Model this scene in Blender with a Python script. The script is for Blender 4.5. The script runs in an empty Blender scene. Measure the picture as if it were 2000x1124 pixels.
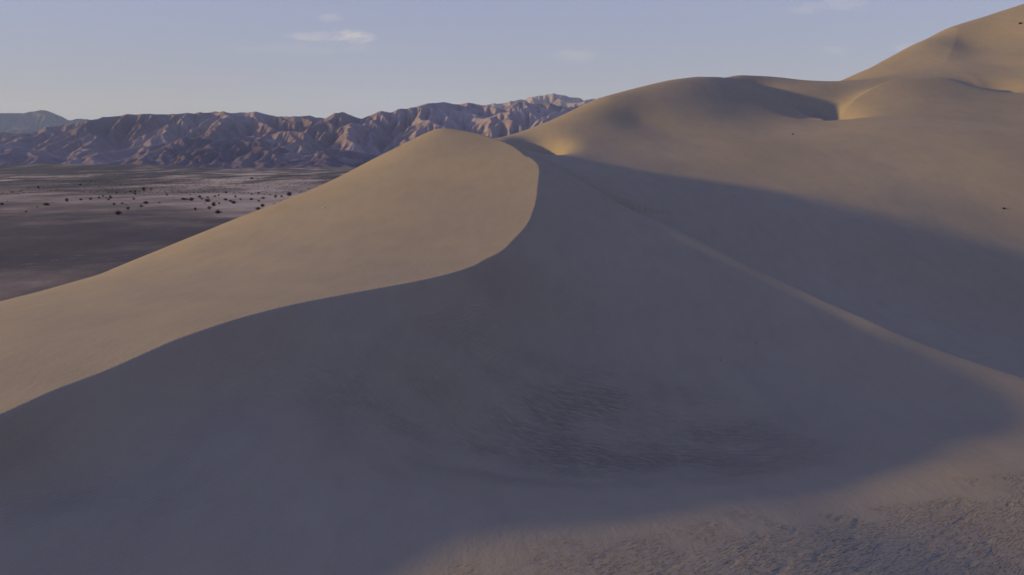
import bpy, math, random
import numpy as np
from mathutils import Vector

C = bpy.context.scene
# ------------------------------------------------------------------ camera
CAM_Z = 25.0
FPX = 1556.0                      # focal length in pixels of the 2000 px wide photograph
PITCH = math.radians(9.02)
cam_d = bpy.data.cameras.new("camera")
cam = bpy.data.objects.new("camera", cam_d)
C.collection.objects.link(cam)
cam.location = (0, 0, CAM_Z)
cam.rotation_euler = (math.radians(90) - PITCH, 0, 0)
cam_d.sensor_width = 36.0
cam_d.lens = 36.0 * FPX / 2000.0
cam_d.clip_start = 0.5
cam_d.clip_end = 80000
C.camera = cam
# ------------------------------------------------------------------ sun + sky
SUN_EL = math.radians(10.6)
SUN_AZ = math.radians(-92)        # from +Y, negative = to the left
sv = Vector((math.sin(SUN_AZ) * math.cos(SUN_EL), math.cos(SUN_AZ) * math.cos(SUN_EL), math.sin(SUN_EL)))
sun_d = bpy.data.lights.new("sun", 'SUN')
sun = bpy.data.objects.new("sun", sun_d)
C.collection.objects.link(sun)
sun_d.energy = 5.0
sun_d.angle = math.radians(1.8)
sun_d.color = (1.0, 0.745, 0.26)
sun.rotation_euler = sv.to_track_quat('Z', 'Y').to_euler()
sun.location = (-60, 40, 80)

w = bpy.data.worlds.new("World")
C.world = w
w.use_nodes = True
nt = w.node_tree
nt.nodes.clear()
L = nt.links
out = nt.nodes.new('ShaderNodeOutputWorld')
bg = nt.nodes.new('ShaderNodeBackground')
SKY_TINT = (1.08, 0.88, 1.42)
SKY_VEIL = 0.97
VEIL_COL = (2.15, 2.5, 3.85)
CLOUD_COL = (5.6, 5.1, 5.4)
sky = nt.nodes.new('ShaderNodeTexSky')
sky.sky_type = 'NISHITA'
sky.sun_disc = False
sky.sun_elevation = SUN_EL
sky.sun_rotation = SUN_AZ
sky.altitude = 300
sky.air_density = 1.0
sky.dust_density = 0.4
sky.ozone_density = 2.0
bg.inputs['Strength'].default_value = 0.15
def wm(op, a, b=0.0, c=0.0):
    m = nt.nodes.new('ShaderNodeMath'); m.operation = op
    for so, v in zip(m.inputs, (a, b, c)):
        if isinstance(v, bpy.types.NodeSocket): L.new(v, so)
        else: so.default_value = v
    return m.outputs[0]
def wmix(mode, f, a, b):
    m = nt.nodes.new('ShaderNodeMix'); m.data_type = 'RGBA'; m.blend_type = mode
    for so, v in ((m.inputs['Factor'], f), (m.inputs['A'], a), (m.inputs['B'], b)):
        if isinstance(v, bpy.types.NodeSocket): L.new(v, so)
        elif isinstance(v, (int, float)): so.default_value = v
        else: so.default_value = tuple(v) + (1,)
    return m.outputs['Result']
tinted = wmix('MULTIPLY', 1.0, sky.outputs[0], SKY_TINT)
tcw = nt.nodes.new('ShaderNodeTexCoord')
sx = nt.nodes.new('ShaderNodeSeparateXYZ'); L.new(tcw.outputs['Generated'], sx.inputs[0])
vf = wm('MAXIMUM', wm('SUBTRACT', SKY_VEIL, wm('MULTIPLY', sx.outputs['Z'], 1.3)), 0.2)
veiled = wmix('MIX', vf, tinted, VEIL_COL)          # thin high cirrus veil
# a few small wisps, fixed in direction (bearing, elevation)
yy = wm('MAXIMUM', sx.outputs['Y'], 0.001)
cu = wm('DIVIDE', sx.outputs['X'], yy); ce = wm('DIVIDE', sx.outputs['Z'], yy)
cxyz = nt.nodes.new('ShaderNodeCombineXYZ'); L.new(wm('MULTIPLY', cu, 26.0), cxyz.inputs[0]); L.new(wm('MULTIPLY', ce, 80.0), cxyz.inputs[1])
cn = nt.nodes.new('ShaderNodeTexNoise'); cn.inputs['Scale'].default_value = 1.6; cn.inputs['Detail'].default_value = 8; cn.inputs['Roughness'].default_value = 0.7
L.new(cxyz.outputs[0], cn.inputs['Vector'])
def wisp(px, py, rx, ry, amp):
    v = (562 - py) / FPX
    dy = math.cos(PITCH) + v * math.sin(PITCH); dz = -math.sin(PITCH) + v * math.cos(PITCH)
    u0, e0 = (px - 1000) / FPX / dy, dz / dy
    a = wm('DIVIDE', wm('SUBTRACT', cu, u0), rx / FPX); b = wm('DIVIDE', wm('SUBTRACT', ce, e0), ry / FPX)
    r = wm('ADD', wm('MULTIPLY', a, a), wm('MULTIPLY', b, b))
    r = wm('ADD', r, wm('MULTIPLY', wm('SUBTRACT', cn.outputs['Fac'], 0.5), 4.5))
    m = wm('SUBTRACT', 1.0, r); m = wm('MAXIMUM', m, 0.0); m = wm('MINIMUM', m, 1.0)
    return wm('MULTIPLY', m, amp)
tot = None
for args in [(605, 71, 50, 9, 0.22), (690, 72, 46, 13, 0.38), (645, 33, 26, 10, 0.16), (1125, 108, 55, 13, 0.12), (1640, 8, 60, 12, 0.14), (1570, 22, 35, 8, 0.16), (1630, 100, 30, 10, 0.10), (1775, 92, 35, 8, 0.12), (600, 95, 200, 12, 0.06)]:
    q = wisp(*args)
    tot = q if tot is None else wm('MAXIMUM', tot, q)
cloudy = wmix('MIX', tot, veiled, CLOUD_COL)
hi = wm('MULTIPLY', wm('MAXIMUM', wm('SUBTRACT', sx.outputs['Z'], 0.35), 0.0), 1.5)   # brighter blue overhead
cloudy = wmix('ADD', wm('MINIMUM', hi, 1.0), cloudy, (0.38, 0.48, 1.25))
L.new(cloudy, bg.inputs['Color'])
bg.inputs['Strength'].default_value = 0.15
L.new(bg.outputs[0], out.inputs['Surface'])
C.view_settings.view_transform = 'Standard'
C.view_settings.look = 'None'
C.view_settings.gamma = 1.0
C.view_settings.use_curve_mapping = False
C.view_settings.exposure = 0.02
C.cycles.max_bounces = 5
C.cycles.volume_bounces = 0
C.cycles.use_denoising = True

# ------------------------------------------------------------------ helpers
cp_, sp_ = math.cos(PITCH), math.sin(PITCH)
def at(px, py, Y):
    """world point seen at photograph pixel (px,py) at ground distance Y"""
    u = (px - 1000) / FPX
    v = (562 - py) / FPX
    dy = cp_ + v * sp_
    dz = -sp_ + v * cp_
    t = Y / dy
    return (u * t, Y, CAM_Z + dz * t)

def hash2(ix, iy, seed):
    h = (ix.astype(np.int64) * 374761393 + iy.astype(np.int64) * 668265263 + seed * 1442695041) & 0xFFFFFFFF
    h = ((h ^ (h >> 13)) * 1274126177) & 0xFFFFFFFF
    h = (h ^ (h >> 16)) & 0xFFFFFFFF
    return h
def perlin(x, y, seed=0):
    x = np.asarray(x, float); y = np.asarray(y, float)
    ix = np.floor(x); iy = np.floor(y)
    fx = x - ix; fy = y - iy
    ux = fx * fx * fx * (fx * (fx * 6 - 15) + 10)
    uy = fy * fy * fy * (fy * (fy * 6 - 15) + 10)
    def g(dx, dy):
        a = hash2(ix + dx, iy + dy, seed) * (2 * math.pi / 4294967296.0)
        return np.cos(a) * (fx - dx) + np.sin(a) * (fy - dy)
    a = g(0, 0); b = g(1, 0); c = g(0, 1); d = g(1, 1)
    return ((a * (1 - ux) + b * ux) * (1 - uy) + (c * (1 - ux) + d * ux) * uy) * 1.5
def fbm(x, y, seed=0, o=4, gain=0.5):
    s = 0; a = 1
    for k in range(o):
        s = s + a * perlin(x * 2 ** k + 13.7 * k, y * 2 ** k - 7.1 * k, seed + k)
        a *= gain
    return s
def sstep(a, b, x):
    t = np.clip((x - a) / (b - a), 0, 1)
    return t * t * (3 - 2 * t)

class RBF:
    """thin-plate surface through scattered heights"""
    def __init__(self, pts, lam=None):
        P = np.array([p[:3] for p in pts], float)
        lam = np.array([p[3] if len(p) > 3 else 0.0 for p in pts])
        self.c = P[:, :2] / 100.0
        n = len(P)
        r2 = ((self.c[:, None] - self.c[None]) ** 2).sum(-1)
        K = 0.5 * r2 * np.log(r2 + 1e-12)
        K[np.arange(n), np.arange(n)] = lam
        A = np.zeros((n + 3, n + 3))
        A[:n, :n] = K
        A[:n, n] = 1; A[:n, n + 1:] = self.c
        A[n, :n] = 1; A[n + 1:, :n] = self.c.T
        b = np.zeros(n + 3); b[:n] = P[:, 2]
        s = np.linalg.solve(A, b)
        self.w = s[:n]; self.a = s[n:]
    def __call__(self, x, y):
        sh = x.shape
        X = (x.ravel() / 100.0); Y = (y.ravel() / 100.0)
        o = self.a[0] + self.a[1] * X + self.a[2] * Y
        for (cx, cy), wt in zip(self.c, self.w):
            r2 = (X - cx) ** 2 + (Y - cy) ** 2
            o += (0.5 * wt) * r2 * np.log(r2 + 1e-12)
        return o.reshape(sh)

def catmull(P, n=10):
    P = np.array(P, float)
    Q = np.vstack([2 * P[0] - P[1], P, 2 * P[-1] - P[-2]])
    outp = []
    for i in range(1, len(Q) - 2):
        p0, p1, p2, p3 = Q[i - 1], Q[i], Q[i + 1], Q[i + 2]
        for k in range(n):
            t = k / n
            outp.append(0.5 * ((2 * p1) + (-p0 + p2) * t + (2 * p0 - 5 * p1 + 4 * p2 - p3) * t * t + (-p0 + 3 * p1 - 3 * p2 + p3) * t ** 3))
    outp.append(P[-1])
    return np.array(outp)

def sdist(poly, x, y):
    """signed distance (positive = right of the line's direction) and arc parameter 0..1"""
    best = np.full(x.shape, 1e18); side = np.zeros(x.shape); par = np.zeros(x.shape)
    seg = np.hypot(*(poly[1:, :2] - poly[:-1, :2]).T)
    cum = np.concatenate([[0], np.cumsum(seg)]); tot = cum[-1]
    for i in range(len(poly) - 1):
        ax, ay = poly[i, :2]; bx, by = poly[i + 1, :2]
        dx, dy = bx - ax, by - ay
        l2 = dx * dx + dy * dy + 1e-9
        t = np.clip(((x - ax) * dx + (y - ay) * dy) / l2, 0, 1)
        d2 = (x - ax - t * dx) ** 2 + (y - ay - t * dy) ** 2
        cr = (x - ax) * dy - (y - ay) * dx
        m = d2 < best - 1e-9
        best = np.where(m, d2, best); side = np.where(m, cr, side)
        par = np.where(m, (cum[i] + t * seg[i]) / tot, par)
    return np.sqrt(best) * np.where(side >= 0, 1.0, -1.0), par

# ------------------------------------------------------------------ the dunes
crest_px = [(0, 812, 32), (100, 766, 35), (200, 728, 38.2), (300, 684, 41.6), (400, 645, 45), (500, 614, 49), (600, 590, 52.5), (700, 571, 56),
            (800, 553, 60), (880, 535, 64.5), (930, 518, 68.5), (970, 497, 73.5), (1000, 472, 80), (1025, 445, 87), (1040, 415, 95), (1048, 375, 105),
            (1044, 338, 115), (1030, 310, 124), (1005, 288, 133), (975, 274, 140), (940, 263, 145), (900, 254.5, 149), (860, 251, 152)]
crest = [at(*p) for p in crest_px]
pre = [(-45, -60, 13), (-38, -25, 12.6), (-31, 0, 11.8), (-26.5, 16, 12.6), (-24.2, 23, 13.3), (-22.6, 28.3, 14.05)]
post = [(-19, 163, 28.5), (-27, 176, 22), (-38, 192, 12), (-55, 215, 0), (-90, 250, -14)]
crest_w = pre + crest + post
crest_line = catmull(crest_w, 6)

A_pts = list(crest_w)
for p in [(800, 277, 150), (740, 307, 150), (700, 330, 150), (630, 365, 150), (560, 397, 149), (480, 428, 147), (400, 455, 145), (300, 500, 141),
          (200, 541, 136), (100, 573, 131), (0, 600, 126), (-150, 632, 116)]:
    A_pts.append(at(*p))
A_pts += [(-32, 172, 18), (-60, 172, 7), (-75, 160, 3), (-100, 150, -3.5), (-130, 140, -7), (-150, 80, -8), (-120, 30, -3), (-110, -40, -1), (-60, 0, 12), (-60, -40, 12)]
A = RBF(A_pts)

R_pts = list(crest_w)
vis = [
    # the shadowed face and the bowl under it
    (1100, 500, 84), (1000, 600, 69), (850, 640, 58), (800, 700, 52), (550, 700, 47.5), (400, 760, 42), (500, 850, 38), (200, 850, 35), (150, 1000, 29), (400, 1050, 28.5), (30, 900, 31.5),
    (1250, 600, 77), (1500, 700, 71), (1200, 750, 61), (1200, 850, 54), (900, 800, 51), (800, 900, 43), (1450, 900, 51), (1700, 820, 57), (1850, 800, 60),
    # the rounded lip nearest to the camera
    (600, 1080, 28.5), (900, 1010, 32), (1100, 1000, 34), (1400, 970, 38), (1700, 930, 43.5), (2000, 880, 48.5), (1200, 1090, 28.8), (1600, 1060, 31.9), (2000, 1000, 38), (2000, 1120, 31.6), (1500, 1124, 28.2),
    # the soft ridge arm running down to the right
    
    # behind it, the shaded flank climbing to the far dune
    (1250, 392, 137), (1400, 440, 129), (1550, 500, 121), (1750, 590, 111), (1950, 650, 106), (1150, 345, 143), (1350, 385, 144), (1600, 440, 132), (1850, 500, 125), (2000, 560, 118),
    # lit flank of the far dune
    (1120, 320, 160), (1300, 340, 160), (1500, 370, 152), (1750, 400, 144), (2000, 440, 138), (1200, 290, 185), (1450, 300, 178), (1700, 310, 171), (1950, 310, 165),
    (1250, 235, 220), (1450, 230, 226), (1750, 240, 209), (1950, 230, 213),
    (1010, 285, 165), (1040, 300, 160), (1000, 276, 190),
    # its skyline
    (975, 269, 205), (1030, 263, 208), (1080, 247, 213), (1130, 222, 222), (1190, 190, 232), (1240, 173, 242), (1300, 159, 252), (1350, 153, 262), (1400, 151, 271), (1450, 148, 280),
    (1500, 150, 288), (1560, 158, 296), (1620, 165, 304), (1680, 142, 314), (1740, 112, 324), (1800, 82, 334), (1860, 53, 344), (1900, 40, 350), (1950, 24, 357), (2000, 9, 364), (2120, -30, 380),
    # inner ridges
    (1600, 225, 234), (1640, 205, 245), (1680, 185, 251), (1500, 166, 312), (1560, 176, 318), (1620, 182, 326), (1480, 172, 272), (1540, 180, 265), (1600, 188, 258), (1740, 158, 260), (1850, 152, 262), (1940, 165, 262), (2000, 163, 262), (1740, 190, 244), (1900, 190, 242),
    (1700, 150, 300), (1780, 120, 308), (1850, 120, 298), (1950, 125, 288), (1960, 70, 325), (1880, 80, 328), (2060, 110, 285),
]
ARM = [(1080, 331, 124), (1130, 357, 118.5), (1200, 396, 112), (1300, 444, 102.8), (1400, 496, 94.6), (1500, 545, 87.6), (1600, 591, 80.7), (1700, 634, 74.8), (1800, 677, 70.8), (1900, 713, 67.6), (2000, 746, 64.8)]
DIP = [0.15, 0.5, 0.95, 1.15, 1.25, 1.25, 1.25, 1.1, 0.95, 0.75, 0.5]
for k_, p in enumerate(ARM):
    q = at(*p); R_pts.append((q[0], q[1], q[2] - DIP[k_]))
for p in vis:
    R_pts.append(at(*p))
R_pts += [(0, 0, 9.5), (15, -30, 9), (-12, 5, 10.0), (-20, 12, 10.6), (-22, -20, 10.5), (40, 0, 6), (60, 40, 6), (110, 60, 2), (150, -40, 2), (0, -80, 8),
          (-30, 232, 20), (-60, 265, 2), (0, 255, 20), (40, 290, 26), (80, 330, 28), (140, 370, 34), (200, 420, 44), (280, 470, 70), (350, 410, 118),
          (250, 300, 78), (200, 200, 42), (180, 120, 18), (320, 260, 90), (300, 120, 30), (-120, 260, -16), (-60, 330, -18), (60, 420, -18), (150, 480, -10), (300, 520, 30)]
R = RBF(R_pts)

def crease(pts, depth, wd, taper=0.8, sgn=1, rise=0.0, wr=10.0, cut=60, skew=1.0):
    """a crest line with a hollow just behind it: the ground keeps its height along the line and drops on one side"""
    line = catmull([at(*p) for p in pts], 8)
    def f(x, y):
        m = (x > line[:, 0].min() - cut) & (x < line[:, 0].max() + cut) & (y > line[:, 1].min() - cut) & (y < line[:, 1].max() + cut)
        o = np.zeros(x.shape)
        if m.any():
            d, t = sdist(line, x[m], y[m])
            d = d * sgn
            env = np.sin(np.pi * np.clip(t, 0.0001, 0.9999) ** skew) ** taper
            q = np.maximum(d, 0) / wd
            pr = -depth * q * np.exp((1 - q * q) / 2) + rise * np.where(d < 0, np.exp(-(d / wr) ** 2), np.exp(-(d / wd) ** 2))
            o[m] = env * pr
        return o
    return f
def pit(px, py, Y0, rx, ry, depth):
    cx, cy, cz = at(px, py, Y0)
    def f(x, y):
        return -depth * np.exp(-(((x - cx) / rx) ** 2 + ((y - cy) / ry) ** 2))
    return f
features = [
    crease([(1062, 323, 127)] + ARM + [(2100, 772, 62), (2250, 800, 59)], 5.5, 9.0, 0.55, -1, rise=1.7, wr=7.0),
    crease([(1405, 153, 272), (1450, 168, 266), (1510, 186, 257), (1560, 203, 246), (1598, 230, 233), (1608, 250, 226)], 4.2, 5.5, 0.9, -1, skew=2.2),
    crease([(1860, 44, 350), (1868, 60, 342), (1866, 80, 328), (1852, 112, 304), (1840, 130, 292)], 0.8, 9.0, 0.9, -1),
    pit(1049, 282, 188, 5.5, 13, 8.0),
    pit(1945, 162, 262, 8, 9, 3.0),
    crease([(1590, 250, 226), (1615, 235, 232), (1650, 212, 243), (1690, 180, 252), (1740, 158, 260), (1850, 152, 262), (1940, 163, 262)], 2.6, 8.0, 0.7, -1),
]

def dune_height(x, y):
    z = np.zeros(x.shape)
    d, t = sdist(crest_line, x, y)
    a = A(x, y); r = R(x, y)
    for f in features:
        r = r + f(x, y)
    z = np.where(d < 0, a, r)
    band = np.abs(d) < 4.0
    z = np.where(band, np.minimum(a, r), z)
    # gentle natural unevenness, fading to nothing on the crest itself
    k = sstep(0, 14, np.abs(d))
    z = z + k * np.where(d < 0, 0.28 * fbm(x / 30 + y / 60, y / 26, 5, 3), 0.24 * fbm(x / 34, y / 34, 5, 3))
    return z, d

def valley_height(x, y):
    r = np.hypot(x, y)
    k = sstep(420, 900, r)
    h = k * (1.2 + 2.2 * fbm(x / 260, y / 150, 21, 4) + 0.35 * perlin(x / 22, y / 16, 44))
    # low dark hills at the far left of the flats
    h += 14 * np.exp(-(((x + 1330) / 330) ** 2 + ((y - 2250) / 170) ** 2)) + 11 * np.exp(-(((x + 1000) / 210) ** 2 + ((y - 2150) / 120) ** 2))
    return np.where(r < 6000, h, 0) - 0.0

# ------------------------------------------------------------------ mesh + material helpers
def grid_mesh(name, X, Y, Z, mat, smooth=True, kind='structure', wrap=False):
    nr, nc = X.shape
    co = np.stack([X, Y, Z], -1).reshape(-1, 3).astype(np.float32)
    idx = np.arange(nr * nc).reshape(nr, nc)
    if wrap:
        idx = np.hstack([idx, idx[:, :1]])
    a = idx[:-1, :-1].ravel(); b = idx[:-1, 1:].ravel(); c = idx[1:, 1:].ravel(); d = idx[1:, :-1].ravel()
    f = np.stack([a, b, c, d], -1).astype(np.int32)
    me = bpy.data.meshes.new(name)
    me.vertices.add(len(co)); me.vertices.foreach_set('co', co.ravel())
    me.loops.add(f.size); me.loops.foreach_set('vertex_index', f.ravel())
    me.polygons.add(len(f))
    me.polygons.foreach_set('loop_start', np.arange(0, f.size, 4, dtype=np.int32))
    me.polygons.foreach_set('use_smooth', np.full(len(f), smooth))
    me.update(calc_edges=True)
    me.materials.append(mat)
    o = bpy.data.objects.new(name, me)
    C.collection.objects.link(o)
    if kind:
        o['kind'] = kind
    return o

class NT:
    def __init__(self, name):
        self.m = bpy.data.materials.new(name)
        self.m.use_nodes = True
        self.t = self.m.node_tree
        self.t.nodes.clear()
        self.out = self.n('ShaderNodeOutputMaterial')
        self.b = self.n('ShaderNodeBsdfPrincipled')
        self.b.inputs['Specular IOR Level'].default_value = 0.1
        self.b.inputs['Roughness'].default_value = 1.0
        self.l(self.b.outputs[0], self.out.inputs['Surface'])
        self.tc = self.n('ShaderNodeTexCoord')
    def n(self, ty, **kw):
        x = self.t.nodes.new(ty)
        for k, v in kw.items():
            setattr(x, k, v)
        return x
    def l(self, a, b):
        self.t.links.new(a, b)
    def noise(self, sx, sy, sz, scale=1.0, detail=4, rough=0.5, rot=0.0, dist=0.0):
        mp = self.n('ShaderNodeMapping')
        mp.inputs['Scale'].default_value = (sx, sy, sz)
        src = self.tc.outputs['Object']
        if rot:
            m0 = self.n('ShaderNodeMapping'); m0.inputs['Rotation'].default_value = (0, 0, rot)
            self.l(src, m0.inputs['Vector']); src = m0.outputs[0]
        self.l(src, mp.inputs['Vector'])
        no = self.n('ShaderNodeTexNoise')
        no.inputs['Scale'].default_value = scale
        no.inputs['Detail'].default_value = detail
        no.inputs['Roughness'].default_value = rough
        no.inputs['Distortion'].default_value = dist
        self.l(mp.outputs[0], no.inputs['Vector'])
        return no.outputs['Fac']
    def ramp(self, fac, stops, interp='LINEAR'):
        r = self.n('ShaderNodeValToRGB')
        r.color_ramp.interpolation = interp
        e = r.color_ramp.elements
        while len(e) > 1: e.remove(e[0])
        e[0].position = stops[0][0]; c = stops[0][1]
        e[0].color = (c if hasattr(c, '__len__') else (c, c, c)) + (1,) if hasattr(c, '__len__') else (c, c, c, 1)
        for p, c in stops[1:]:
            q = e.new(p)
            q.color = tuple(c) + (1,) if hasattr(c, '__len__') else (c, c, c, 1)
        self.l(fac, r.inputs['Fac'])
        return r.outputs['Color']
    def mix(self, f, a, b, mode='MIX'):
        m = self.n('ShaderNodeMix', data_type='RGBA', blend_type=mode)
        for s, v in ((m.inputs['Factor'], f), (m.inputs['A'], a), (m.inputs['B'], b)):
            if isinstance(v, bpy.types.NodeSocket): self.l(v, s)
            elif isinstance(v, (int, float)) : s.default_value = v
            else: s.default_value = tuple(v) + (1,)
        return m.outputs['Result']
    def math(self, op, a, b=0.0, c=0.0):
        m = self.n('ShaderNodeMath', operation=op)
        for s, v in zip(m.inputs, (a, b, c)):
            if isinstance(v, bpy.types.NodeSocket): self.l(v, s)
            else: s.default_value = v
        return m.outputs[0]
    def attr(self, name):
        a = self.n('ShaderNodeAttribute'); a.attribute_name = name
        return a.outputs['Fac']
    def bump(self, h, strength, dist, prev=None):
        b = self.n('ShaderNodeBump')
        b.inputs['Strength'].default_value = strength
        b.inputs['Distance'].default_value = dist
        self.l(h, b.inputs['Height'])
        if prev is not None: self.l(prev, b.inputs['Normal'])
        return b.outputs[0]

def attr_set(o, name, arr):
    a = o.data.attributes.new(name, 'FLOAT', 'POINT')
    a.data.foreach_set('value', arr.astype(np.float32).ravel())

# sand
s = NT('sand')
n1 = s.noise(0.03, 0.03, 0.03, detail=5)
n2 = s.noise(0.45, 0.14, 0.45, detail=7, rough=0.7)
n4 = s.noise(9, 9, 9, detail=3, rough=0.7)
col = s.ramp(n1, [(0.3, (0.31, 0.257, 0.18)), (0.7, (0.345, 0.287, 0.205))])
col = s.mix(s.math('MULTIPLY', s.ramp(n2, [(0.42, 0.0), (0.8, 1.0)]), 0.38), col, (0.22, 0.18, 0.15))
col = s.mix(s.math('MULTIPLY', s.ramp(n4, [(0.45, 0.0), (0.75, 1.0)]), 0.18), col, (0.16, 0.13, 0.11))
# scoured hollow: streaks of coarse dark grains
A_scour = s.attr('scour'); A_track = s.attr('tracks'); A_rip = s.attr('ripple')
st = s.noise(0.9, 5.5, 0.9, scale=1.2, detail=8, rough=0.78, rot=0.16, dist=0.2)
st = s.ramp(st, [(0.46, 0.0), (0.72, 1.0)])
col = s.mix(s.math('MULTIPLY', s.math('MULTIPLY', st, A_scour), 0.45), col, (0.10, 0.085, 0.08))
s.l(col, s.b.inputs['Base Color'])
nb = s.bump(s.noise(2.5, 1.0, 2.5, detail=6, rough=0.65), 0.5, 0.06)
# wind ripples
mp = s.n('ShaderNodeMapping'); mp.inputs['Rotation'].default_value = (0, 0, 0.5)
s.l(s.tc.outputs['Object'], mp.inputs['Vector'])
wv = s.n('ShaderNodeTexWave'); wv.inputs['Scale'].default_value = 1.1; wv.inputs['Distortion'].default_value = 6.0
wv.inputs['Detail'].default_value = 2.0; wv.inputs['Detail Scale'].default_value = 0.5
s.l(mp.outputs[0], wv.inputs['Vector'])
nb = s.bump(s.math('MULTIPLY', wv.outputs['Fac'], A_rip), 0.6, 0.035, nb)
pebb = s.noise(2.2, 2.6, 2.2, detail=5, rough=0.7)
nb = s.bump(s.math('MULTIPLY', s.math('ADD', s.math('MULTIPLY', st, 0.7), pebb), A_scour), 0.9, 0.09, nb)
# churned tracks near the camera: crossing scuffs running up and to the right
t1 = s.ramp(s.noise(0.9, 7.0, 1.0, scale=2.6, detail=2, rough=0.7, rot=-0.72, dist=0.12), [(0.57, 0.0), (0.64, 1.0)])
t2 = s.ramp(s.noise(1.0, 5.0, 1.0, scale=2.6, detail=2, rough=0.7, rot=-0.35, dist=0.15), [(0.62, 0.0), (0.69, 1.0)])
tr = s.math('MULTIPLY', s.math('ADD', t1, s.math('MULTIPLY', t2, 0.6)), A_track)
nb = s.bump(s.math('MULTIPLY', tr, -1.0), 1.0, 0.065, nb)
col = s.mix(s.math('MULTIPLY', tr, 0.35), col, (0.16, 0.13, 0.12))      # groove shade painted as darker colour in the churned ruts
s.l(col, s.b.inputs['Base Color'])
s.l(nb, s.b.inputs['Normal'])
SAND = s.m

# ------------------------------------------------------------------ dune sheet: fine in front of the camera, coarse all round
def polar(az_fine, n_fine, az_side, r0, r1, ratio, full=True):
    f = np.linspace(-az_fine, az_fine, n_fine)
    sdv = np.linspace(az_fine, az_side, 60)[1:]
    cols = np.concatenate([-sdv[::-1], f, sdv])
    if full:
        back = np.linspace(az_side, 360 - az_side, 50)[1:-1]
        cols = np.concatenate([cols, back])
    rr = r0 * ratio ** np.arange(int(math.log(r1 / r0) / math.log(ratio)) + 1)
    azr = np.radians(cols)
    Rr, Az = np.meshgrid(rr, azr, indexing='ij')
    return Rr * np.sin(Az), Rr * np.cos(Az)
QUALITY = 1.0
X, Y = polar(34.5, int(1250 * QUALITY), 58, 3.0, 620, 1 + 0.0052 / QUALITY)
Z, D = dune_height(X, Y)
# churned ground near the camera as real relief too
lipd = (Y - 27.3) - (X + 1.2) * (11.0 / 21.0)                 # < 0 on the near side of the tracked area's edge
lipn = lipd + 2.2 * fbm(X / 2.6, Y / 2.6, 61, 3)
TR = sstep(0.6, -1.6, lipn) * sstep(-8, 2, X) * (0.55 + 0.45 * sstep(-0.3, 0.2, fbm(X / 3.0, Y / 3.0, 62, 2))) * (Y > 0)
ca, sa = math.cos(0.75), math.sin(0.75)
RU = X * ca + Y * sa; RV = -X * sa + Y * ca
near = (np.hypot(X, Y) < 60)
Z = Z - np.where(near, TR * 0.018 * sstep(0.1, 0.5, perlin(RU / 2.2, RV / 0.40, 63)), 0)
bx, by = at(1230, 850, 54)[:2]
SC = np.exp(-(((X - bx) / 14.5) ** 2 + ((Y - by) / 10.0) ** 2) ** 1.5) * (0.45 + 0.55 * sstep(-0.5, 0.5, fbm(X / 7, Y / 4, 66, 3)))
SC2 = 0.6 * np.exp(-(((X - bx + 12) / 11.0) ** 2 + ((Y - by + 7) / 5.0) ** 2) ** 1.5) * sstep(-0.6, 0.6, fbm(X / 9, Y / 4, 67, 3))
SC = np.clip(SC + SC2, 0, 1) * (D > 2)
RP = sstep(0.5, 3, D) * sstep(26, 8, D) * (X < 10) * sstep(-0.5, 0.6, fbm(X / 12, Y / 12, 68, 2)) + 0.25 * (D < -2)
dune = grid_mesh('sand_dunes', X, Y, Z, SAND, wrap=True)
attr_set(dune, 'tracks', TR); attr_set(dune, 'scour', SC); attr_set(dune, 'ripple', RP)

# valley floor
g = NT('desert_floor')
A_l = g.attr('pale')
A_v = g.attr('scrub')
n2 = g.noise(0.055, 0.04, 0.03, detail=8, rough=0.7)
n3 = g.noise(0.22, 0.22, 0.22, detail=5, rough=0.75)
lum = g.math('ADD', A_l, g.math('MULTIPLY', g.math('SUBTRACT', n2, 0.5), 0.65))
col = g.ramp(lum, [(0.0, (0.065, 0.060, 0.068)), (0.28, (0.10, 0.090, 0.095)), (0.5, (0.21, 0.172, 0.145)), (0.72, (0.39, 0.32, 0.265)), (1.0, (0.52, 0.43, 0.36))])
col = g.mix(g.math('MULTIPLY', g.ramp(n3, [(0.50, 0.0), (0.62, 1.0)]), A_v), col, (0.075, 0.07, 0.045))
g.l(col, g.b.inputs['Base Color'])
g.l(g.bump(g.noise(0.5, 0.5, 0.5, detail=6, rough=0.7), 0.6, 0.25), g.b.inputs['Normal'])
X, Y = polar(34.5, 1100, 60, 20, 9000, 1.0065)
V = valley_height(X, Y)
rr = Y + 0.12 * X + 45 * fbm(X / 220, Y / 260, 91, 3)
lg = np.log(np.maximum(rr, 20))
# bands of gravel and blown sand from near to far
pale = np.interp(lg, np.log([20, 120, 140, 165, 230, 318, 345, 420, 560, 700, 900, 1300, 1900, 2600, 9000]),
                     [0.4, 0.40, 0.38, 0.28, 0.22, 0.27, 0.52, 0.66, 0.72, 0.52, 0.48, 0.42, 0.32, 0.18, 0.35])
side = sstep(-260, -60, X + (Y - 400) * 0.38)                  # more blown sand towards the dunes
pale = pale + np.where(rr > 330, (side - 0.55) * 0.30, 0)
pale = pale + sstep(500, 900, rr) * 0.62 * fbm(X / 75, Y / 230, 93, 5)
pale = pale + 0.16 * fbm(X / 40, Y / 60, 94, 4)
scrub = 0.15 + 0.75 * sstep(520, 1000, rr)
ground = grid_mesh('desert_floor', X, Y, V, g.m, wrap=True)
attr_set(ground, 'pale', pale); attr_set(ground, 'scrub', scrub)

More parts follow.
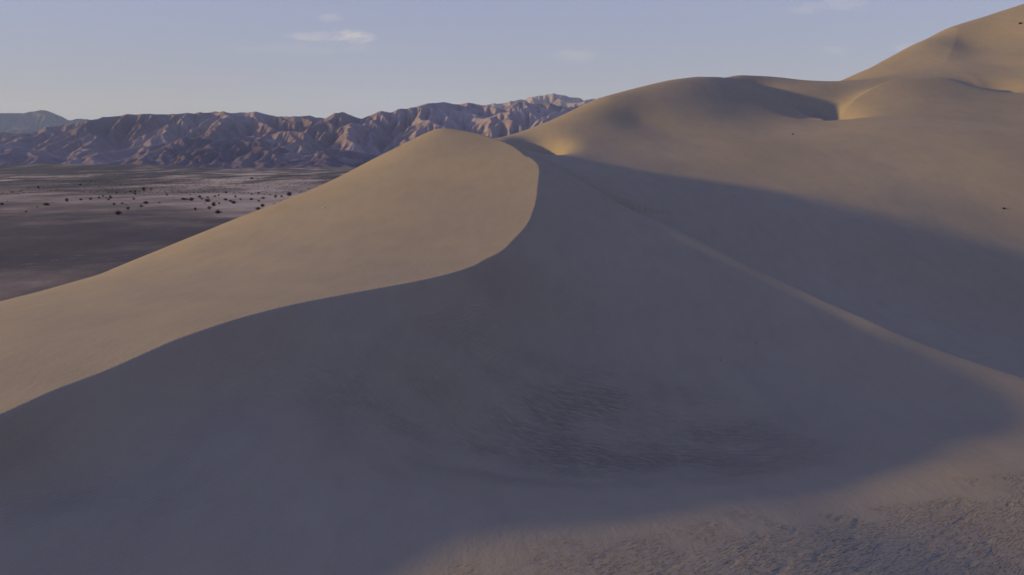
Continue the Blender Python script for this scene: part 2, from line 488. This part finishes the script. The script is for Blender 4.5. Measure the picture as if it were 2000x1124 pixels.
# ------------------------------------------------------------------ mountains
def erode(nx, ny, dx, iters, z, U, K, diff):
    n = nx * ny
    idx = np.arange(n).reshape(ny, nx)
    offs = [(-1, 0), (1, 0), (0, -1), (0, 1), (-1, -1), (-1, 1), (1, -1), (1, 1)]
    for it in range(iters):
        best = np.zeros((ny, nx)); rec = idx.copy(); dist = np.ones((ny, nx))
        zp = np.pad(z, 1, mode='edge')
        ip = np.pad(idx, 1, mode='edge')
        for oy, ox in offs:
            dd = dx * math.hypot(oy, ox)
            zn = zp[1 + oy:1 + oy + ny, 1 + ox:1 + ox + nx]
            sl = (z - zn) / dd
            m = sl > best
            best = np.where(m, sl, best)
            rec = np.where(m, ip[1 + oy:1 + oy + ny, 1 + ox:1 + ox + nx], rec)
            dist = np.where(m, dd, dist)
        zf = z.ravel()
        order = np.argsort(-zf, kind='stable').tolist()
        rl = rec.ravel().tolist()
        area = [dx * dx] * n
        for i in order:
            j = rl[i]
            if j != i: area[j] += area[i]
        F = (K * np.sqrt(np.array(area)) / dist.ravel()).tolist()
        zl = (zf + U.ravel()).tolist()
        fixed = np.zeros((ny, nx), bool); fixed[0] = True; fixed[-1] = True
        base = zf.tolist(); fx = fixed.ravel().tolist()
        for i in reversed(order):
            if fx[i]: zl[i] = base[i]; continue
            j = rl[i]
            if j != i:
                zl[i] = (zl[i] + F[i] * zl[j]) / (1 + F[i])
        z = np.array(zl).reshape(ny, nx)
        for _ in range(1):
            p = np.pad(z, 1, mode='edge')
            lap = p[:-2, 1:-1] + p[2:, 1:-1] + p[1:-1, :-2] + p[1:-1, 2:] - 4 * z
            lap[0] = 0; lap[-1] = 0
            z = z + diff * lap
    return z
def upsample(z):
    ny, nx = z.shape
    yi = np.linspace(0, ny - 1, 2 * ny - 1); xi = np.linspace(0, nx - 1, 2 * nx - 1)
    y0 = np.minimum(yi.astype(int), ny - 2); x0 = np.minimum(xi.astype(int), nx - 2)
    fy = (yi - y0)[:, None]; fx = (xi - x0)[None]
    return (z[y0][:, x0] * (1 - fy) * (1 - fx) + z[y0 + 1][:, x0] * fy * (1 - fx) + z[y0][:, x0 + 1] * (1 - fy) * fx + z[y0 + 1][:, x0 + 1] * fy * fx)

def sky_elev(px, py):
    """elevation slope (dz per metre of Y) of a skyline pixel"""
    v = (562 - py) / FPX
    return (-sp_ + v * cp_) / (cp_ + v * sp_)
def fit_skyline(X, Y, Z, pts, base, width=0.9):
    """scale heights per bearing so that the skyline has the photograph's outline"""
    u = X / Y
    nb = 420
    us = np.linspace(u.min(), u.max(), nb)
    cur = np.full(nb, 0.0)
    el = (Z - CAM_Z) / Y
    bi = np.clip(((u - us[0]) / (us[1] - us[0])).round().astype(int), 0, nb - 1)
    np.maximum.at(cur, bi.ravel(), el.ravel())
    tu = np.array([(p[0] - 1000) / FPX / (cp_ + (562 - p[1]) / FPX * sp_) for p in pts])
    te = np.array([sky_elev(*p) for p in pts])
    tgt = np.interp(us, tu, te)
    cur = np.max([np.roll(cur, q) for q in (-3, -2, -1, 0, 1, 2, 3)], axis=0)
    ratio = (tgt + 0.004) / np.maximum(cur + 0.004, 0.004)
    k = np.hanning(11); k /= k.sum()
    ratio = np.convolve(np.pad(ratio, 5, mode='edge'), k, mode='valid')
    return base + (Z - base) * np.interp(u, us, ratio)

MX0, MX1, MY0, MY1 = -4700.0, 2100.0, 3150.0, 5700.0
dx = 16.0
nx = int((MX1 - MX0) / dx) + 1; ny = int((MY1 - MY0) / dx) + 1
xs = MX0 + dx * np.arange(nx); ys = MY0 + dx * np.arange(ny)
GX, GY = np.meshgrid(xs, ys)
div = 4850 + 250 * fbm(GX / 1500, GX * 0, 71, 2)
env = np.clip(np.where(GY < div, (GY - MY0) / (div - MY0), (MY1 - GY) / (MY1 - div)), 0, 1)
z = 200 * env ** 0.9 + 18 * fbm(GX / 260, GY / 260, 31, 4)
U = (0.35 + 0.65 * sstep(0, 0.7, env)) * (1 + 0.5 * perlin(GX / 700, GY / 450, 9)) * 9.0
U[0] = 0; U[-1] = 0
z = erode(nx, ny, dx, 34, z, U, 0.13, 0.04)
z = upsample(z); Uu = upsample(U); dx /= 2; ny, nx = z.shape
xs = MX0 + dx * np.arange(nx); ys = MY0 + dx * np.arange(ny)
GX, GY = np.meshgrid(xs, ys)
z = z + 2.0 * fbm(GX / 60, GY / 60, 77, 3)
z = erode(nx, ny, dx, 5, z, Uu * 0.5, 0.13, 0.02)
print('mountain range', z.min(), z.max())
sky1 = [(-600, 262), (0, 256), (60, 250), (150, 238), (190, 228), (240, 219), (300, 221), (335, 218), (390, 215), (430, 216), (500, 213), (560, 220), (612, 217), (640, 220), (700, 214), (760, 212), (800, 203), (860, 197), (900, 200), (960, 195), (1000, 198), (1060, 197), (1130, 200), (1190, 200), (1500, 205)]
Z_ERODED = z.copy()
z = upsample(z); Uu = upsample(Uu); dx /= 2; ny, nx = z.shape
xs = MX0 + dx * np.arange(nx); ys = MY0 + dx * np.arange(ny)
GX, GY = np.meshgrid(xs, ys)
z = z + 0.5 * fbm(GX / 26, GY / 26, 78, 2)
z = erode(nx, ny, dx, 2, z, Uu * 0.3, 0.14, 0.01)
z = fit_skyline(GX, GY, z - 6, sky1, -6)

mt = NT('bare_mountain_rock')
n1 = mt.noise(0.0011, 0.0011, 0.003, detail=6, rough=0.6)
sxx = mt.n('ShaderNodeSeparateXYZ'); mt.l(mt.tc.outputs['Object'], sxx.inputs[0])
gx_ = mt.math('MINIMUM', mt.math('MAXIMUM', mt.math('MULTIPLY', mt.math('ADD', sxx.outputs['X'], 1500.0), 0.00007), -0.05), 0.10)
n1 = mt.math('ADD', n1, gx_)          # paler rock towards the right end of the range
n2 = mt.noise(0.012, 0.012, 0.012, detail=5, rough=0.7)
col = mt.ramp(n1, [(0.36, (0.135, 0.098, 0.125)), (0.5, (0.215, 0.168, 0.20)), (0.64, (0.31, 0.262, 0.30))])
col = mt.mix(mt.ramp(n2, [(0.4, 0.0), (0.7, 0.4)]), col, (0.12, 0.085, 0.075))
mt.l(col, mt.b.inputs['Base Color'])
mt.l(mt.bump(mt.noise(0.045, 0.045, 0.045, detail=6, rough=0.7), 0.6, 6.0), mt.b.inputs['Normal'])
mountains = grid_mesh('mountain_range', GX, GY, z, mt.m)

def far_range(name, Zs, x0, x1, y0, y1, pts, mat):
    nyy, nxx = Zs.shape
    gx, gy = np.meshgrid(np.linspace(x0, x1, nxx), np.linspace(y0, y1, nyy))
    o = grid_mesh(name, gx, gy, fit_skyline(gx, gy, Zs, pts, -10), mat)
    return o
Zraw = Z_ERODED
bm_ = NT('dark_far_rock'); bm_.b.inputs['Base Color'].default_value = (0.085, 0.075, 0.09, 1)
ft = NT('dark_foothill_rock')
n1 = ft.noise(0.004, 0.004, 0.01, detail=6, rough=0.65)
ft.l(ft.ramp(n1, [(0.35, (0.095, 0.070, 0.095)), (0.6, (0.155, 0.118, 0.15)), (0.72, (0.29, 0.25, 0.28))]), ft.b.inputs['Base Color'])
ft.l(ft.bump(ft.noise(0.06, 0.06, 0.06, detail=6, rough=0.7), 0.8, 5.0), ft.b.inputs['Normal'])
far_range('foothills', Zraw[:240, 250:700] * 0.5 - 12, -2700, -380, 2860, 3850, [(-300, 305), (0, 308), (60, 300), (130, 303), (200, 300), (250, 292), (300, 280), (340, 268), (370, 263), (430, 268), (480, 263), (520, 264), (560, 272), (600, 284), (640, 283), (680, 287), (720, 294), (760, 300), (800, 316), (900, 326)], ft.m)
far_range('distant_mountain', Zraw[::1, 60:420] * 2.0 - 10, -500, 3700, 7600, 11600, [(900, 212), (980, 200), (1010, 196), (1030, 191), (1050, 187), (1083, 182), (1110, 188), (1140, 193), (1170, 190), (1200, 195), (1500, 200)], mt.m)
far_range('distant_mountain', Zraw[::2, 430:760] * 2.2 - 10, -8600, -3000, 8600, 12500, [(-400, 232), (-100, 226), (0, 222), (30, 221), (50, 221), (66, 217), (85, 212), (97, 215), (110, 222), (135, 234), (165, 232), (190, 236), (240, 240), (500, 260)], bm_.m)

# ------------------------------------------------------------------ desert bushes
def ray_ground(px, py):
    """where the line of sight through a photograph pixel meets the valley floor"""
    lo, hi = 120.0, 3000.0
    Ys = np.geomspace(lo, hi, 1500)
    u = (px - 1000) / FPX; v = (562 - py) / FPX
    t = Ys / (cp_ + v * sp_)
    zz = CAM_Z + (-sp_ + v * cp_) * t
    xx = u * t
    h = valley_height(xx, Ys)
    k = np.argmax(zz <= h)
    if zz[k] > h[k]: k = -1
    return float(xx[k]), float(Ys[k]), float(h[k])

def leaf_mat(name, c1, c2):
    m = NT(name)
    n = m.noise(1.5, 1.5, 1.5, detail=3)
    m.l(m.ramp(n, [(0.35, c1), (0.65, c2)]), m.b.inputs['Base Color'])
    return m.m
LEAF = [leaf_mat('creosote_leaf', (0.035, 0.038, 0.02), (0.07, 0.07, 0.035)), leaf_mat('dry_leaf', (0.07, 0.06, 0.03), (0.13, 0.11, 0.055))]
TWIG = leaf_mat('twig', (0.07, 0.055, 0.045), (0.10, 0.08, 0.06))

def quads_mesh(name, quads, mat):
    v = np.array(quads, dtype=np.float32).reshape(-1, 3)
    n = len(v) // 4
    me = bpy.data.meshes.new(name)
    me.from_pydata(v.tolist(), [], [(4 * i, 4 * i + 1, 4 * i + 2, 4 * i + 3) for i in range(n)])
    me.materials.append(mat)
    return me
def make_bush(seed, n_leaf, clumps, spread, tall, mat):
    """unit bush about 1 m wide: stems fan from the root and carry leaf clumps on their ends"""
    rng = random.Random(seed)
    leaves, stems = [], []
    for c in range(clumps):
        a = rng.uniform(0, 2 * math.pi); lean = rng.uniform(0.1, 1.0)
        r = spread * lean * rng.uniform(0.6, 1.0)
        h = tall * (1.05 - 0.55 * lean) * rng.uniform(0.7, 1.15)
        tip = Vector((r * math.cos(a), r * math.sin(a), h))
        base = Vector((0.05 * math.cos(a), 0.05 * math.sin(a), -0.06))
        mid = base.lerp(tip, 0.5) + Vector((0, 0, 0.06))
        for p, q, w0, w1 in ((base, mid, 0.014, 0.010), (mid, tip, 0.010, 0.004)):
            for s1 in (Vector((1, 0, 0)), Vector((0, 1, 0))):
                stems.append([p - s1 * w0, p + s1 * w0, q + s1 * w1, q - s1 * w1])
        for k in range(n_leaf):
            t = rng.uniform(0.45, 1.08)
            cpt = base.lerp(tip, t) + Vector((rng.gauss(0, .065), rng.gauss(0, .065), rng.gauss(0, .055)))
            if cpt.z < 0.01: cpt.z = rng.uniform(0.01, 0.05)
            d1 = Vector((rng.gauss(0, 1), rng.gauss(0, 1), rng.gauss(0, 1))).normalized()
            d2 = d1.orthogonal().normalized()
            l, w_ = rng.uniform(0.022, 0.045), rng.uniform(0.012, 0.024)
            leaves.append([cpt - d1 * l, cpt + d2 * w_, cpt + d1 * l, cpt - d2 * w_])
    return quads_mesh('foliage', leaves, mat), quads_mesh('stems', stems, TWIG)
PROTO = [make_bush(1, 26, 30, 0.46, 0.52, LEAF[0]), make_bush(2, 24, 24, 0.42, 0.62, LEAF[0]), make_bush(3, 22, 26, 0.50, 0.42, LEAF[0]),
         make_bush(4, 16, 16, 0.44, 0.50, LEAF[1]), make_bush(5, 26, 34, 0.50, 0.36, LEAF[0])]
SMALL = [make_bush(11, 16, 12, 0.45, 0.5, LEAF[0])[0], make_bush(12, 16, 10, 0.5, 0.4, LEAF[0])[0], make_bush(13, 12, 10, 0.45, 0.45, LEAF[1])[0]]

K5 = 2000 / 350.0
b5 = [(48,347,60),(85,348,40),(137,358,62),(165,272,30),(122,298,30),(183,300,30),(228,322,55),(258,346,50),(318,325,40),(285,392,35),(320,372,85),(400,315,45),(445,305,40),(413,368,32),(445,395,50),(388,420,78),(332,455,78),(182,465,45),(437,500,82),(518,353,58),(487,272,35),(522,272,50),(380,238,28),(632,230,22),(630,322,48),(574,368,45),(612,390,68),(685,350,40),(808,290,28),(885,277,48),(803,348,48),(935,335,58),(888,366,38),(1076,325,60),(1143,318,38),(1230,303,75),(882,460,70),(930,425,60),(1032,425,30),(1070,412,60),(1140,388,70),
 (35,203,25),(145,188,20),(170,197,18),(225,190,20),(275,185,15),(305,190,18),(352,190,18),(725,193,30),(583,148,18),(695,92,22),(660,80,18),(735,120,25),(760,105,18),(795,135,28),(810,115,45),(855,90,25),(880,115,25),(910,90,30),(945,70,22),(965,100,22),(1010,105,20),(985,85,18),(1040,95,22),(1075,110,30),(1110,105,25),(1135,90,22),(1160,110,22),(1190,105,18),(1225,90,22),(1260,80,18),(1450,95,20),(1475,97,18),(1395,118,20),(1430,125,25),(1515,122,22),(1592,110,28),(1630,130,28),(1560,148,22),(1605,162,22),(1785,68,30),(1320,212,16),(1040,230,16),(850,190,16),(765,158,16)]
b8 = [(20,462,50),(80,430,30),(150,430,18),(295,545,40),(415,488,24),(520,468,72),(580,438,26),(747,425,52),(903,410,42),(1013,405,40),(1108,390,45),(1150,372,40),(1185,385,35),(1235,390,50),(1207,410,50),(1053,333,32),(1303,333,40),(1278,463,52),(1370,455,50),(1405,468,35),(1318,570,76),(1430,515,62),(1550,515,25),(1570,488,60),(1632,447,62),(1778,443,26),(1490,403,50),(1538,412,22),(1610,365,22),(1733,352,20),(1510,350,42),(1460,320,45),(1505,315,40),(1395,335,25),(1570,310,25),(1605,300,60),(1630,300,25),(1685,295,40),(1645,265,15),(1795,300,28),(1825,275,22),(1860,358,45),(1948,350,30),(1940,382,28),(1920,268,32),(1850,228,22),(1783,210,22),(1805,192,25),(1762,218,20),(1690,195,30),(1598,190,32),(1855,175,30),(1900,200,20),(315,282,26),(430,275,40),(473,268,20),(530,248,28),(603,245,22),(588,290,18),(672,252,16),(710,218,28),(797,215,22),(832,245,18),(897,242,38),(985,235,25),(1018,248,15),(1055,212,15),(1115,220,15),(1015,180,22),(1335,138,18),(1110,95,20),(1730,105,22),(1830,98,20),(360,120,14),(300,122,14),(298,198,18),(100,170,30),(140,172,30),(45,310,20),(430,165,16)]
bushes = [(350 + a / K5, 330 + b / K5, c / K5) for a, b, c in b5] + [(a / K5, 320 + b / K5, c / K5) for a, b, c in b8]
rng = random.Random(7)
speck = set()
for k in range(62):                                   # the tiny far ones in the mottled flats
    px = rng.uniform(0, 690); py = rng.uniform(338, 366)
    if px > 560 and py > 352: continue
    bushes.append((px, py, rng.uniform(1.6, 3.6))); speck.add(bushes[-1])
bushes.sort(key=lambda b: -b[2])

named = {}
def name_near(px, py, text, pale=False):
    named[min(range(len(bushes)), key=lambda i: (bushes[i][0] - px) ** 2 + (bushes[i][1] - py) ** 2)] = (text, pale)
name_near(426.5, 417.5, 'wide dark green bush standing alone, nearest the camera right of the bush cluster')
name_near(230.6, 419.7, 'round dark bush standing alone on pale sand, nearest one on the left flats')
name_near(504, 410, 'dark bushy shrub just left of where the dune edge hides the flats', )
name_near(513, 404, 'low flat shrub right behind the dark shrub beside the dune edge')
name_near(530.6, 404, 'small shrub half hidden at its foot by the sunlit dune edge')
name_near(537, 402, 'broad dark bush partly hidden behind the sunlit dune edge')
name_near(549.5, 398, 'dark bush farthest right, touching the sunlit dune edge')
name_near(418, 403.5, 'wide dark bush in the middle of the bush cluster on pale sand')
name_near(408, 409.6, 'brownish see-through shrub at the front left of the bush cluster', True)
name_near(457, 398, 'broad dark bush with a smaller one against its left side')
name_near(450.5, 394.4, 'smaller bush touching the left side of a broad dark bush')
name_near(565, 383, 'wide low dark bush, highest and rightmost of the clear shrubs near the dune edge')
name_near(513.6, 388.6, 'rounded dark bush on a low sand mound, centre right of the flats')
name_near(538, 387, 'slanting elongated shrub left of the wide low bush by the dune')
name_near(550, 385.6, 'small round shrub between the slanting shrub and the wide low bush')
name_near(374, 392.6, 'rounded dark bush, right one of the touching trio at the left of the cluster')
name_near(358.4, 390.7, 'rounded dark bush, left one of the touching trio at the left of the cluster')
name_near(364.9, 390.9, 'low bush squeezed between two rounded dark bushes')
name_near(406, 395, 'long low bush stretched across the pale sand, upper middle of the cluster')
name_near(91, 402, 'dark domed bush on the far left flats, widest there')
name_near(3.5, 401, 'dark bush cut off by the left edge of the picture')
name_near(51.6, 415.4, 'small yellowish bush alone on bare sand, lowest on the far left', True)
name_near(72.6, 405.4, 'tiny dark bush alone between the yellowish bush and the domed bush')
name_near(130.7, 394.4, 'low dark mound of a bush on the edge between grey and pale ground')
name_near(158, 391.7, 'small pointed dark bush right of the low dark mound on the left flats')
name_near(250, 410, 'leaning bush right behind the nearest lone bush on the left flats')
name_near(274.8, 405.4, 'two lobed brownish bush right of the leaning bush', True)
name_near(285.6, 398.2, 'flat wide dark bush on bright sand in the middle of the flats')
name_near(311, 397.5, 'small lone bush on bright sand right of the flat wide bush')
name_near(223.7, 401, 'brown rounded bush on bright sand above the nearest lone bush', True)
name_near(239.8, 399.6, 'pale dry scraggly bush right of the brown rounded bush', True)
name_near(381.9, 411.4, 'thin flat dark shrub low on the sand, left of the nearest lone bush')
name_near(440.7, 391.8, 'oval dark bush right of the middle of the bush cluster')
name_near(260.8, 390.5, 'upright scraggly bush with a small one at its right foot', True)
name_near(460, 386, 'olive loose shrub above the broad dark bush pair', True)
name_near(490.5, 391, 'rounded shrub left of the rounded dark bush on a low mound')
name_near(505, 394, 'small flat shrub below the rounded dark bush on a low mound')
name_near(504.9, 378.5, 'pointed shrub standing highest above the shrubs near the dune')
name_near(491.4, 380.8, 'small upright shrub left of the pointed shrub')
name_near(156.9, 362.4, 'small dark bush on a pale streak, largest of the distant left ones')

def region_label(px, py):
    if py < 342: return 'tiny shrub on the dark flats close to the mountain foot', 'far shrubs close to the mountain foot'
    if py < 356 and px > 440: return 'tiny shrub in the dense belt on whitish sand', 'dense belt of far shrubs'
    if py < 356: return 'tiny shrub on the mottled flats at far left', 'far shrubs on the mottled flats'
    if px < 185: return 'small shrub on the grey ground of the left flats', 'small shrubs on the left flats'
    if py < 378 and px < 345: return 'shrub in the ragged line between grey and pale sand', 'shrubs along the sand border'
    if px < 345: return 'small shrub on bright sand left of the bush cluster', 'small shrubs left of the cluster'
    if py < 380: return 'small shrub on plain sand behind the bush cluster', 'small shrubs behind the cluster'
    return 'small shrub inside the main bush cluster', 'small shrubs within the cluster'
order = {}
for i in sorted(range(len(bushes)), key=lambda i: bushes[i][0]):
    if i in named or bushes[i] in speck: continue
    r_ = region_label(*bushes[i][:2])[1]
    order.setdefault(r_, []).append(i)
ORD = ['leftmost', 'second from left', 'third from left', 'fourth from left', 'fifth from left', 'sixth from left', 'seventh from left', 'eighth from left', 'ninth from left', 'tenth from left']
def place_words(k, n):
    if k < 10: return ORD[k]
    j = n - 1 - k
    if j == 0: return 'rightmost'
    if j < 10: return ORD[j].replace('left', 'right')
    return '%dth from left' % (k + 1) if (k + 1) % 10 not in (1, 2, 3) or 10 < k + 1 < 14 else '%d%s from left' % (k + 1, {1: 'st', 2: 'nd', 3: 'rd'}[(k + 1) % 10])

for i, (px, py, wpx) in enumerate(bushes):
    x, y, z = ray_ground(px, py)
    width = wpx / FPX * math.hypot(x, y) * 1.12
    if i in named:
        lab, dry = named[i]; grp = 'bushes one can tell apart on the flats'
    elif bushes[i] in speck:
        lab, grp, dry = 'barely visible speck of a shrub far out on the mottled flats', 'specks of shrub on the far flats', False
    else:
        lab, grp = region_label(px, py); dry = rng.random() < 0.2
        lab = lab + ', ' + place_words(order[grp].index(i), len(order[grp]))
    rz = rng.uniform(0, 6.28)
    sc = (width, width, width * rng.uniform(0.75, 1.0))
    if wpx > 6.5 or i in named:
        fo, stm = PROTO[3] if dry else PROTO[rng.choice((0, 1, 2, 4))]
        e = bpy.data.objects.new('desert_bush', None)
        C.collection.objects.link(e)
        for nm, me in (('foliage', fo), ('stems', stm)):
            c = bpy.data.objects.new(nm, me); C.collection.objects.link(c); c.parent = e
        e.empty_display_size = 0.2
    else:
        e = bpy.data.objects.new('desert_shrub', SMALL[2] if dry else SMALL[rng.choice((0, 1))])
        C.collection.objects.link(e)
    e.location = (x, y, z); e.rotation_euler = (0, 0, rz); e.scale = sc
    e['label'] = lab; e['category'] = 'bush'; e['group'] = grp

# low scrub too fine to count, over the mottled far flats
q = []
r2 = random.Random(5)
for k in range(5200):
    yy_ = math.exp(r2.uniform(math.log(560), math.log(2400))); xx_ = yy_ * r2.uniform(-0.68, -0.16)
    q.append((xx_, yy_))
qa = np.array(q); keep = fbm(qa[:, 0] / 140, qa[:, 1] / 160, 97, 3) > -0.05
qa = qa[keep]; qz = valley_height(qa[:, 0], qa[:, 1])
quads = []
for (xx_, yy_), zz_ in zip(qa, qz):
    w_ = r2.uniform(0.35, 0.9)
    for j in range(7):
        c = Vector((xx_ + r2.gauss(0, w_ * .4), yy_ + r2.gauss(0, w_ * .4), zz_ + r2.uniform(0.05, 0.6) * w_))
        d1 = Vector((r2.gauss(0, 1), r2.gauss(0, 1), r2.gauss(0, 1))).normalized() * w_ * 0.38; d2 = d1.orthogonal().normalized() * w_ * 0.3
        quads.append([c - d1, c + d2, c + d1, c - d2])
o = bpy.data.objects.new('low_scrub', quads_mesh('low_scrub', quads, LEAF[1])); C.collection.objects.link(o)
o['kind'] = 'stuff'; o['label'] = 'sparse low scrub speckling the far mottled flats'; o['category'] = 'scrub'

# pale wheel loops scratched into the dark gravel
tm = NT('scratched_sand'); tm.b.inputs['Base Color'].default_value = (0.24, 0.205, 0.185, 1)
tq = []
def track(cx, cy, rx, ry, a0, a1, wd=0.22):
    n = 40
    prev = None
    for k in range(n + 1):
        a = a0 + (a1 - a0) * k / n
        p = np.array([cx + rx * math.cos(a), cy + ry * math.sin(a)])
        tdir = np.array([-rx * math.sin(a), ry * math.cos(a)]); tdir /= np.linalg.norm(tdir) + 1e-9
        nrm = np.array([-tdir[1], tdir[0]]) * wd * (0.35 + 0.65 * abs(math.sin(3 * a + cx)))
        cur = (p - nrm, p + nrm)
        if prev is not None:
            tq.append([(*prev[0], 0.02), (*prev[1], 0.02), (*cur[1], 0.02), (*cur[0], 0.02)])
        prev = cur
for px, py, wpx, a0, a1 in [(122, 547, 9, 1.2, 5.4), (158, 523, 6, -1.6, 1.7), (92, 553, 4, -1.2, 1.2), (105, 553, 4, -1.4, 1.4), (110, 509, 7, 1.5, 4.5), (150, 500, 6, -1.5, 3.0), (88, 530, 4, 1.7, 4.4), (52, 517, 8, -1.0, 3.6), (62, 522, 7, 0.4, 3.9), (130, 532, 6, 1.6, 4.6), (175, 518, 6, 0.5, 2.8), (220, 507, 7, 2.0, 5.0), (215, 515, 5, -1.5, 1.5), (20, 556, 8, 0.5, 3.4), (72, 562, 7, 1.5, 4.5), (240, 500, 6, 0.4, 3.1), (60, 500, 10, 0.8, 2.4), (145, 505, 10, 4.0, 5.4)]:
    x, y, z = ray_ground(px, py)
    rx = wpx / FPX * y
    track(x, y, rx, rx * rng.uniform(0.8, 1.8), a0, a1)
    track(x + 0.9, y + 0.4, rx, rx * 1.2, a0 + 0.2, a1 - 0.1, 0.12)
o = bpy.data.objects.new('wheel_tracks', quads_mesh('wheel_tracks', tq, tm.m)); C.collection.objects.link(o)
o['kind'] = 'structure'

# ------------------------------------------------------------------ stones on the dunes
def stone(px, py, Y0, size, label, color, n=1):
    rg = random.Random(int(px))
    x, y, z0 = at(px, py, Y0)
    # slide along the line of sight until it meets the sand
    Ys = np.linspace(40, 480, 2200); v = (562 - py) / FPX
    t = Ys / (cp_ + v * sp_); xx = (px - 1000) / FPX * t; zz = CAM_Z + (-sp_ + v * cp_) * t
    hh, _ = dune_height(xx, Ys)
    k = int(np.argmax(zz <= hh)); x, y, z0 = xx[k], Ys[k], hh[k]
    import bmesh
    bm = bmesh.new(); bmesh.ops.create_icosphere(bm, subdivisions=3, radius=0.5)
    for vtx in bm.verts:
        p = vtx.co
        k2 = 1 + 0.5 * float(perlin(p.x * 2.3 + px, p.y * 2.3 + p.z * 1.7, 5)) + 0.2 * float(perlin(p.x * 6 + p.z * 4, p.y * 6, 8))
        vtx.co = Vector((p.x * 1.3, p.y, p.z * 0.75)) * k2
    me = bpy.data.meshes.new('stone'); bm.to_mesh(me); bm.free()
    m = NT('stone'); m.l(m.ramp(m.noise(4, 4, 4, detail=5), [(0.3, tuple(c * 0.7 for c in color)), (0.7, color)]), m.b.inputs['Base Color'])
    me.materials.append(m.m)
    o = bpy.data.objects.new('stone', me); C.collection.objects.link(o)
    o.location = (x, y, z0 + size * 0.12); o.scale = (size,) * 3; o.rotation_euler = (0, 0, rg.uniform(0, 6))
    o['label'] = label; o['category'] = 'stone'
stone(1960, 409, 140, 0.42, 'dark stone low on the lit flank of the far dune, near the right picture edge', (0.03, 0.025, 0.025))
stone(1548, 263, 205, 0.42, 'tiny dark stone alone on the broad flank below the shadowed hollow', (0.04, 0.03, 0.03))
stone(1993, 47, 330, 1.0, 'dark stone high on the topmost dune, close to the upper right corner', (0.05, 0.03, 0.02))
stone(632, 407, 120, 0.25, 'tiny pale stone on the sunlit face of the foreground dune', (0.6, 0.52, 0.45))
stone(1407, 704, 75, 0.09, 'tiny dark stone on the shaded slope right of centre', (0.04, 0.035, 0.035))
stone(1476, 671, 80, 0.09, 'small dark stone on the shaded slope just under the soft ridge', (0.04, 0.035, 0.035))

# ------------------------------------------------------------------ air
def haze_box(x0, x1, y0, y1, z0, z1, density):
    v = [(x, y, z) for x in (x0, x1) for y in (y0, y1) for z in (z0, z1)]
    f = [(0, 1, 3, 2), (4, 6, 7, 5), (0, 4, 5, 1), (2, 3, 7, 6), (0, 2, 6, 4), (1, 5, 7, 3)]
    me = bpy.data.meshes.new('haze'); me.from_pydata(v, [], f)
    m = bpy.data.materials.new('haze'); m.use_nodes = True
    t = m.node_tree; t.nodes.clear()
    o = t.nodes.new('ShaderNodeOutputMaterial'); p = t.nodes.new('ShaderNodeVolumePrincipled')
    p.inputs['Color'].default_value = (0.40, 0.56, 1.0, 1)
    p.inputs['Absorption Color'].default_value = (1, 1, 1, 1)
    p.inputs['Density'].default_value = density
    p.inputs['Anisotropy'].default_value = 0.0
    t.links.new(p.outputs[0], o.inputs['Volume'])
    me.materials.append(m)
    ob = bpy.data.objects.new('haze', me); C.collection.objects.link(ob)
    ob['kind'] = 'stuff'
    return ob
haze_box(-19000, 9500, -9500, 24000, -25, 1700, 5.5e-5)
